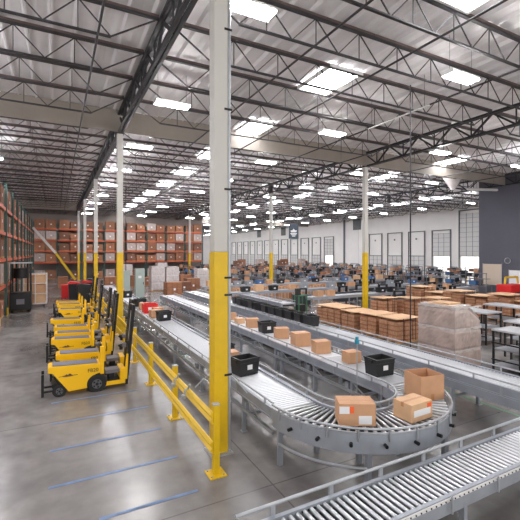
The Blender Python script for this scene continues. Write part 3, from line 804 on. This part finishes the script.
for i,(x,y) in enumerate(fs_):
    put(tag(flat_stack(1.3,(1.0,.95,.92,.88,.85)[i],(.97,.95,.93,.96,.94)[i],i),'stack of flattened cartons with pale top sheet, %s of the row by the dark pole' % ORD[i],'cardboard stack','cardboard stacks in the middle'),(x,y,0),random.uniform(-.04,.04))
for i in range(7):
    put(tag(flat_stack(1.3,1.2,(1.35,1.15,1.4,1.2)[i%4],20+i),'strapped stack of flattened cartons behind the metal tables, %s from the near side' % ORD[i],'cardboard stack','cardboard stacks on the right'),(20.6+.1*(i%2),9.2+1.33*i,0),random.uniform(-.04,.04))
for i in range(3):
    put(tag(flat_stack(1.0,.9,1.3,40+i),'taller stack of brown flattened cartons behind the wrapped pallet, %s from the left' % ORD[i],'cardboard stack','cardboard stacks behind the wrapped pallet'),(14.5+1.15*i,14.3-.65*i,0),random.uniform(-.08,.08))

# thin pole hanging by the stacks
b = MB(); b.cyl((10.15,8.85,.02),(10.15,8.85,8.93),.022,STEEL,8); b.cyl((10.15,8.85,0),(10.15,8.85,.03),.09,STEEL); tag(b.obj('drop_pole'),'thin dark pole from roof to floor left of the wrapped pallet','pole')
b = MB(); b.cyl((11.6,9.3,8.7),(11.6,12.3,8.7),.03,WHITE,8)
for y in (9.5,12.1): b.cyl((11.6,y,8.7),(11.6,y,9.84),.008,STEEL,5)
tag(b.obj('white_conduit'),'short white pipe hung under the joists above the dark pole','pipe')

# metal tables on the right
def table(L, D, H):
    o = empty('metal_table'); o['category'] = 'table'
    MB().box(0,D,-L/2,L/2,H-.05,H,mat('table_top',(182,184,188),.4)).obj('tabletop', o); MB().box(.05,D-.05,-L/2+.05,L/2-.05,.62,.65,GALV).obj('shelf', o); MB().box(.05,D-.05,-L/2+.05,L/2-.05,.15,.18,GALV).obj('shelf', o)
    for x in (.04,D-.04):
        for y in (-L/2+.04, -L/6, L/6, L/2-.04): MB().box(x-.025,x+.025,y-.025,y+.025,0,H-.05,BLKM).obj('leg', o)
    b = MB()
    for z in (.3,.8): b.box(0,.02,-L/2,L/2,z,z+.04,BLKM)
    b.obj('crossbar', o); return o
TB = Proto(lambda: table(2.4,1.0,1.22))
for i,(x,y) in enumerate(((11.6,5.9),(13.4,6.6),(15.2,7.2),(14.4,10.2),(17.0,9.6))):
    TB((x,y,0),0,'grey metal table with black legs and two shelves, %s right of the wrapped pallet' % ORD[i],'metal tables')

# ================================================================= CROSS CONVEYORS IN THE MIDDLE
def cross(x0, x1, y, w, z, label):
    o = empty('conveyor'); 
    for yy in (y, y+w-.05): MB().box(x0,x1,yy,yy+.05,z-.15,z+.03,FRAME).obj('side_frame', o)
    MB().box(x0,x1,y+.05,y+w-.05,z-.06,z,BELT).obj('belt', o)
    x = x0+.4
    while x < x1: leg(o, y+.03, y+w-.03, x, z-.14, 'x'); x += 3.0
    tag(o, label, 'conveyor'); return o
cross(13.5,29,18.9,.8,.85,'grey conveyor crossing behind the middle cardboard stacks')
cross(9.6,27.5,22.6,.8,.95,'second grey conveyor crossing behind the middle cardboard stacks')
cross(9.6,28,27.0,.8,1.0,'third grey conveyor crossing, in front of the packing benches')
cv = empty('conveyor'); straight_y(cv, 10.2, 11.0, 17.0, 22.3, .9, [17.6,19.8,22], belt=BELT, tray=False); tag(cv,'short belt conveyor between the tote line and the cross conveyors','conveyor')

# ================================================================= PACKING AREA
BST = mat('bench_steel', (104, 106, 112), .5)
def bench():
    o = empty('packing_bench'); o['category'] = 'bench'
    MB().box(-.9,.9,-.4,.4,.85,.9,PAD).obj('tabletop', o)
    for x in (-.86,.86):
        for y in (-.36,.36): MB().box(x-.025,x+.025,y-.025,y+.025,0,.85,BST).obj('leg', o)
    b = MB()
    for x in (-.86,.86): b.box(x-.02,x+.02,.34,.38,.9,1.9,BST)
    b.box(-.9,.9,.3,.38,1.84,1.9,BST); b.obj('upright_frame', o)
    MB().box(-.86,.86,-.2,.33,1.42,1.45,BST).obj('shelf', o); MB().box(-.84,.84,-.36,.36,.25,.28,DARKBED).obj('lower_shelf', o); return o
def monitor():
    o = empty('monitor'); o['category'] = 'monitor'
    MB().box(-.27,.27,-.02,.02,.14,.48,BLK).obj('screen_housing', o); MB().box(-.25,.25,-.024,-.02,.16,.46,mat('dark_screen',(52,60,72),.25)).obj('screen', o)
    b = MB(); b.box(-.03,.03,0,.04,.02,.2,BLK); b.box(-.12,.12,-.08,.08,0,.02,BLK); b.obj('stand', o); return o
def printer():
    o = empty('label_printer'); o['category'] = 'printer'
    MB().box(-.15,.15,-.2,.2,0,.28,mat('printer_grey',(188,190,194),.5)).obj('body', o, .02); MB().box(-.1,.1,-.21,-.2,.08,.14,BLK).obj('paper_slot', o); return o
def chair():
    o = empty('stool_chair'); o['category'] = 'chair'
    MB().box(-.22,.22,-.22,.22,.55,.62,BLK).obj('seat', o, .02); MB().box(-.2,.2,.2,.25,.72,1.1,BLK).obj('backrest', o, .02)
    b = MB(); b.cyl((0,0,.1),(0,0,.55),.025,GALV); b.box(-.02,.02,.2,.24,.6,.75,BLK); b.obj('column', o)
    b = MB()
    for t in range(5): b.bar((0,0,.1),(.28*math.cos(t*1.257),.28*math.sin(t*1.257),.03),.04,.04,BLK)
    b.obj('foot_star', o); return o
P = {'bench':Proto(bench),'monitor':Proto(monitor),'printer':Proto(printer),'chair':Proto(chair),
     'btote':tote(.6,.42,.34,BLUE),'ktote':tote(.6,.42,.34,BLK),'gtote':tote(.6,.42,.34,mat('grey_tote',(150,154,160),.5)),
     'c1':carton(.45,.35,.35,CARD,False),'c2':carton(.55,.4,.45,CARD2,False),'c3':carton(.4,.4,.28,CARD3,False),'c4':carton(.8,.7,.8,CARD,False)}
NICE = {'btote':'blue tote','ktote':'black tote','gtote':'grey tote','c1':'brown carton','c2':'pale brown carton','c3':'dark brown carton','c4':'big brown carton'}
random.seed(21)
rowsx = [16.0, 19.4, 22.4, 25.4, 28.6, 35.0, 38.2, 41.4]
for r, x in enumerate(rowsx):
    y = 29.4 if r > 1 else 33.6
    if r > 4: y = 24.5
    k = 0
    while y < (55 if r > 1 else 58) and k < 12:
        where = 'on the %s packing bench of the %s row from the left' % (ORD[k], ORD[r])
        rz = PI/2 if r % 2 else -PI/2
        P['bench']((x,y,0),rz,'grey packing bench with upright shelf, %s in the %s row from the left' % (ORD[k], ORD[r]),'packing benches')
        R = Matrix.Translation((x,y,0)) @ Matrix.Rotation(rz,4,'Z')
        P['monitor'](R @ Vector((-.45,.05,.903)), rz+random.uniform(-.3,.3),'black flat screen '+where,'packing bench screens')
        if random.random() < .6: P['printer'](R @ Vector((.05,-.05,.903)), rz,'pale label printer '+where,'label printers')
        q = random.choice(['btote','ktote','ktote','gtote','c3','c1']); P[q](R @ Vector((.55,-.02,.903)), rz,NICE[q]+' '+where,'bench top containers')
        q = random.choice(['c1','c3','ktote','ktote','gtote']); P[q](R @ Vector((-.45,.08,1.455)), rz,NICE[q]+' on the shelf of the %s bench, %s row from the left' % (ORD[k], ORD[r]),'bench shelf containers')
        if random.random() < .6:
            q = random.choice(['c1','c3']); P[q](R @ Vector((.3,.08,1.455)), rz,NICE[q]+' at shelf end of the %s bench, %s row from the left' % (ORD[k], ORD[r]),'bench shelf containers')
        q = random.choice(['c2','c4','ktote','ktote','gtote','c1']); P[q](R @ Vector((random.uniform(-.4,.4),-.95,.003)), rz+random.uniform(-.3,.3),NICE[q]+' on the floor by the %s bench, %s row from the left' % (ORD[k], ORD[r]),'floor containers')
        if r % 2 == 0 and random.random() < .8:
            q = random.choice(['ktote','chair','chair','gtote']); P[q](R @ Vector((1.2,-1.3,.003)), rz+random.uniform(-.3,.3),('black swivel chair' if q == 'chair' else NICE[q])+' in the gangway behind the %s bench, %s row' % (ORD[k], ORD[r]),'gangway things')
        y += 2.75; k += 1
# totes and cartons on the cross conveyors
for nm, y0, z, xs in (('first',19.3,.852,[14.2,15.1,19.3,20.3,23.5,24.4,26]),('second',23.0,.952,[11,12,13.1,14.6,15.6,18,19,20,21.4,24,25,26.6]),('third',27.4,1.002,[10.2,11.2,12.4,13.4,14.3,15.2,16.3,18.6,19.8,22,23,24.4,26.2,27.2])):
    for i, x in enumerate(xs):
        q = random.choice(['ktote','ktote','c1','c2','gtote','btote'] if nm != 'first' else ['ktote','c1'])
        P[q]((x,y0,z),random.uniform(-.2,.2),'%s riding the %s crossing conveyor, %s from its left end' % (NICE[q],nm,ORD[i]),'crossing conveyor containers')
# cardboard bundles standing on edge
def bundle():
    o = empty('cardboard_bundle'); o['category'] = 'cardboard stack'; b = MB(); random.seed(3)
    for i in range(9):
        h = 1.0+random.uniform(-.05,.05); b.box(-.45+i*.1,-.45+i*.1+.08,-.5,.5,.13,h,(CARD,CEDGE,CARD2)[i%3])
    b.obj('upright_sheets', o); b = MB(); pallet(b,-.5,.5,-.5,.5,0); b.obj('pallet', o)
    return o
BD = Proto(bundle); random.seed(5)
for i in range(9): BD((11.6+1.15*i, 25.3, 0), random.uniform(-.05,.05), 'bundle of flat cartons stood on edge, %s of the row before the third crossing conveyor' % ORD[i], 'upright cardboard bundles')
# big cartons piles to the far left-middle
k = 0
for (x, y) in [(8.4+1.25*i, 31.3+(i%3)*1.4) for i in range(6)] + [(4.8+1.25*i, 41+(i%2)*1.5) for i in range(7)] + [(22.2+1.5*i, 61+(i%3)*1.4) for i in range(15)]:
    o = link(LOADS[k % 6], 'pallet_load'); put(o,(x,y,0),random.uniform(-.1,.1)); z2 = 1.18
    tag(o,'carton pallet on the floor behind the conveyors, %s in the %s cluster' % (ORD[(k if k < 6 else k-6 if k < 13 else k-13)], ('near','middle','far')[0 if k < 6 else 1 if k < 13 else 2]),'pallet load','floor pallet loads')
    if k >= 13 and k % 3 != 1:
        o = link(LOADS[(k+2) % 6], 'pallet_load'); put(o,(x+.05,y,.116+(1.02,.92,1.1,.8,1.05,.98)[k % 6]),random.uniform(-.1,.1))
        tag(o,'carton pallet lying on top of another, %s in the far cluster' % ORD[k-13],'pallet load','floor pallet loads')
    k += 1
for i,(x,y,h) in enumerate(((8.2,36,2.3),(9.7,36.6,2.2),(7.2,47,2.2),(11.5,48,2.3),(13.2,38,1.9))):
    put(tag(wrapped(1.2,1.1,h,WRAP,3,50+i),'pallet wrapped in white film far behind the straight conveyor, %s of five' % ORD[i],'pallet load','white wrapped pallets'),(x,y,0),0)
# control cabinet
cb = empty('control_cabinet',(5.9,31.9,0)); MB().box(-.35,.35,-.25,.25,0,2.25,CABG).obj('cabinet_body', cb, .01)
b = MB(); b.box(-.33,.33,-.27,-.25,.1,2.15,CABG); d = b.obj('door', cb); MB().box(.22,.26,-.3,-.27,1.0,1.2,BLKM).obj('handle', d); MB().box(-.15,.1,-.275,-.27,1.5,1.7,PAPER).obj('notice', d)
tag(cb,'tall grey-green electrical control cabinet beyond the straight conveyor','cabinet')
b = MB(); b.cyl((4.9,32.2,2.0),(4.9,32.2,8.9),.03,STEEL,6); b.box(4.6,5.2,32.0,32.4,0,2.1,CABG); tag(b.obj('grey_post'),'grey boxed post with riser left of the control cabinet','post')
# hanging sign
hs = empty('hanging_sign',(18.35,28.6,5.5)); MB().box(-.42,.42,-.02,.02,-.75,.55,SIGNM).obj('board', hs)
b = MB(); b.prism([(-.3,-.05),(-.1,0),(0,.12),(.1,0),(.3,-.05),(.2,-.2),(-.2,-.2)][::-1],-.026,-.02,PAPER); b.box(-.28,.28,-.026,-.02,-.34,-.26,PAPER); b.box(-.22,.22,-.026,-.02,-.44,-.37,PAPER); b.box(-.14,.14,-.026,-.02,-.56,-.48,PAPER); b.obj('white_print', hs)
b = MB()
for x in (-.3,.3): b.cyl((x,0,.55),(x,0,4.34),.008,GALV,4)
b.obj('hanger', hs); hs.rotation_euler.z = -.5; tag(hs,'dark hanging sign with white print below the roof','sign')
# green gadget stand
gs = empty('green_stand',(11.6,17.4,0)); b = MB()
for x in (-.25,.25):
    for y in (-.2,.2): b.box(x-.03,x+.03,y-.03,y+.03,0,1.25,GREEN)
for z in (.3,1.2): b.box(-.28,.28,-.23,.23,z,z+.05,GREEN)
b.obj('frame', gs); MB().box(-.2,.2,-.18,.18,.36,.75,BLK).obj('control_box', gs); MB().box(-.3,-.05,-.1,.1,1.25,1.6,BLK).obj('screen_unit', gs)
tag(gs,'green metal stand with black units behind the tote line','stand')
# black equipment by the conveyors
def machine():
    o = empty('strapping_machine'); o['category'] = 'machine'
    MB().box(-.6,.6,-.35,.35,.2,.85,mat('machine_dark',(48,50,56),.5)).obj('body', o, .03)
    b = MB()
    for s in (-.3,.3): b.box(s-.05,s+.05,-.08,.08,.85,1.2,BLKM)
    b.box(-.35,.35,-.08,.08,1.15,1.24,BLKM); b.obj('arch', o)
    for x in (-.5,.5):
        for y in (-.28,.28): MB().cyl((x-.02,y,.08),(x+.02,y,.08),.08,RUB,10).obj('caster_wheel', o)
    MB().box(.3,.55,-.37,-.35,.5,.75,GALV).obj('control_panel', o); return o
MC = Proto(machine); random.seed(9)
MPOS = ((17.4,20.9),(19.2,21.2),(21.0,20.8),(23.2,21.4),(14.0,20.9),(26,20.6),(24.6,25.6),(26.6,25.6),(22.9,25.6),(29.6,28.2),(18.4,16.9),(22.6,17.2),(24.6,17.8),(14.6,35.2))
for i,(x,y) in enumerate(MPOS):
    MC((x,y,0),random.uniform(-.4,.4),'dark strapping machine with square arch, %s of the machines around the crossing conveyors' % ORD[i],'strapping machines')
# things at the charcoal wall
def board(y0,y1,z0,z1,mt,nm,label,cat):
    o = empty(nm,(31.58,(y0+y1)/2,0)); h = (y1-y0)/2
    MB().box(-.03,0,-h,h,z0,z1,mt).obj('panel', o); MB().box(-.05,-.0,-h-.04,-h,z0-.04,z1+.04,GALV).obj('edge_strip', o); MB().box(-.05,0,h,h+.04,z0-.04,z1+.04,GALV).obj('edge_strip', o)
    return tag(o,label,cat)
board(18.5,20.0,.9,2.6,mat('cork',(206,190,172),.8),'notice_board','beige notice board on the charcoal wall','board')
board(15.2,17.9,.6,2.15,PAPER,'whiteboard','white board on the charcoal wall','board')
b = MB(); b.ring((31.5,18.0,2.9),(1,0,0),.22,.03,GALV); b.cyl((31.58,18,2.9),(31.5,18,2.9),.2,DWALL,16); tag(b.obj('wall_clock'),'round clock rim on the charcoal wall between the two boards','clock')
rm_ = empty('red_machine',(28.3,15.9,0)); MB().box(-.95,.95,-.5,.5,.2,1.3,RED).obj('body', rm_, .04); MB().box(-.5,.5,-.52,-.5,.4,.8,BLK).obj('panel', rm_)
b = MB(); b.tube([(-.8,0,1.35),(-.7,0,1.8),(.7,0,1.8),(.8,0,1.35)],.07,YEL); b.obj('roll_bar', rm_); MB().cyl((-.7,-.6,.25),(-.7,.6,.25),.25,RUB).obj('wheel', rm_); MB().cyl((.7,-.6,.25),(.7,.6,.25),.25,RUB).obj('wheel', rm_)
tag(rm_,'red machine with yellow roll bar near the white board','machine')
random.seed(33)
for i,(x,y) in enumerate(((30.3,21.8),(28.9,22.3),(30.3,19.6),(30.3,24.0),(28.9,24.5),(30.3,26.2))):
    P['bench']((x,y,0),PI/2,'packing bench against the charcoal wall end, %s from the corner' % ORD[i],'charcoal wall benches')
    P['monitor']((x,y-.3,.903),random.uniform(-.5,.5),'black screen on the charcoal wall side bench, %s from the corner' % ORD[i],'charcoal wall screens')
    q = ('btote','c2','btote','ktote','c1','ktote')[i]; P[q]((x,y+.4,.903),PI/2,NICE[q]+' on the charcoal wall side bench, %s from the corner' % ORD[i],'charcoal wall containers')
bv = MB(); bv.cyl((31.4,16.4,1.0),(31.4,16.4,1.6),.22,TEAL,10,r2=.3); 
# white duct by the curtain
b = MB(); b.cyl((28.0,19.0,8.42),(31.3,18.7,8.55),.1,WHITE,10)
for x in (27,29,31): b.cyl((x,18.9,8.5),(x,18.9,9.2),.01,STEEL,4)
d = b.obj('white_duct'); tag(d,'white pipe hung under the curtain edge near the charcoal wall','pipe')
b = MB(); b.cyl((26.3,19,8.2),(26.3,19,9.2),.12,WRAP,12,r2=.75,caps=False); tag(b.obj('fabric_funnel'),'pale film funnel gathered under the roof at the pipe end','funnel')
random.seed(3)
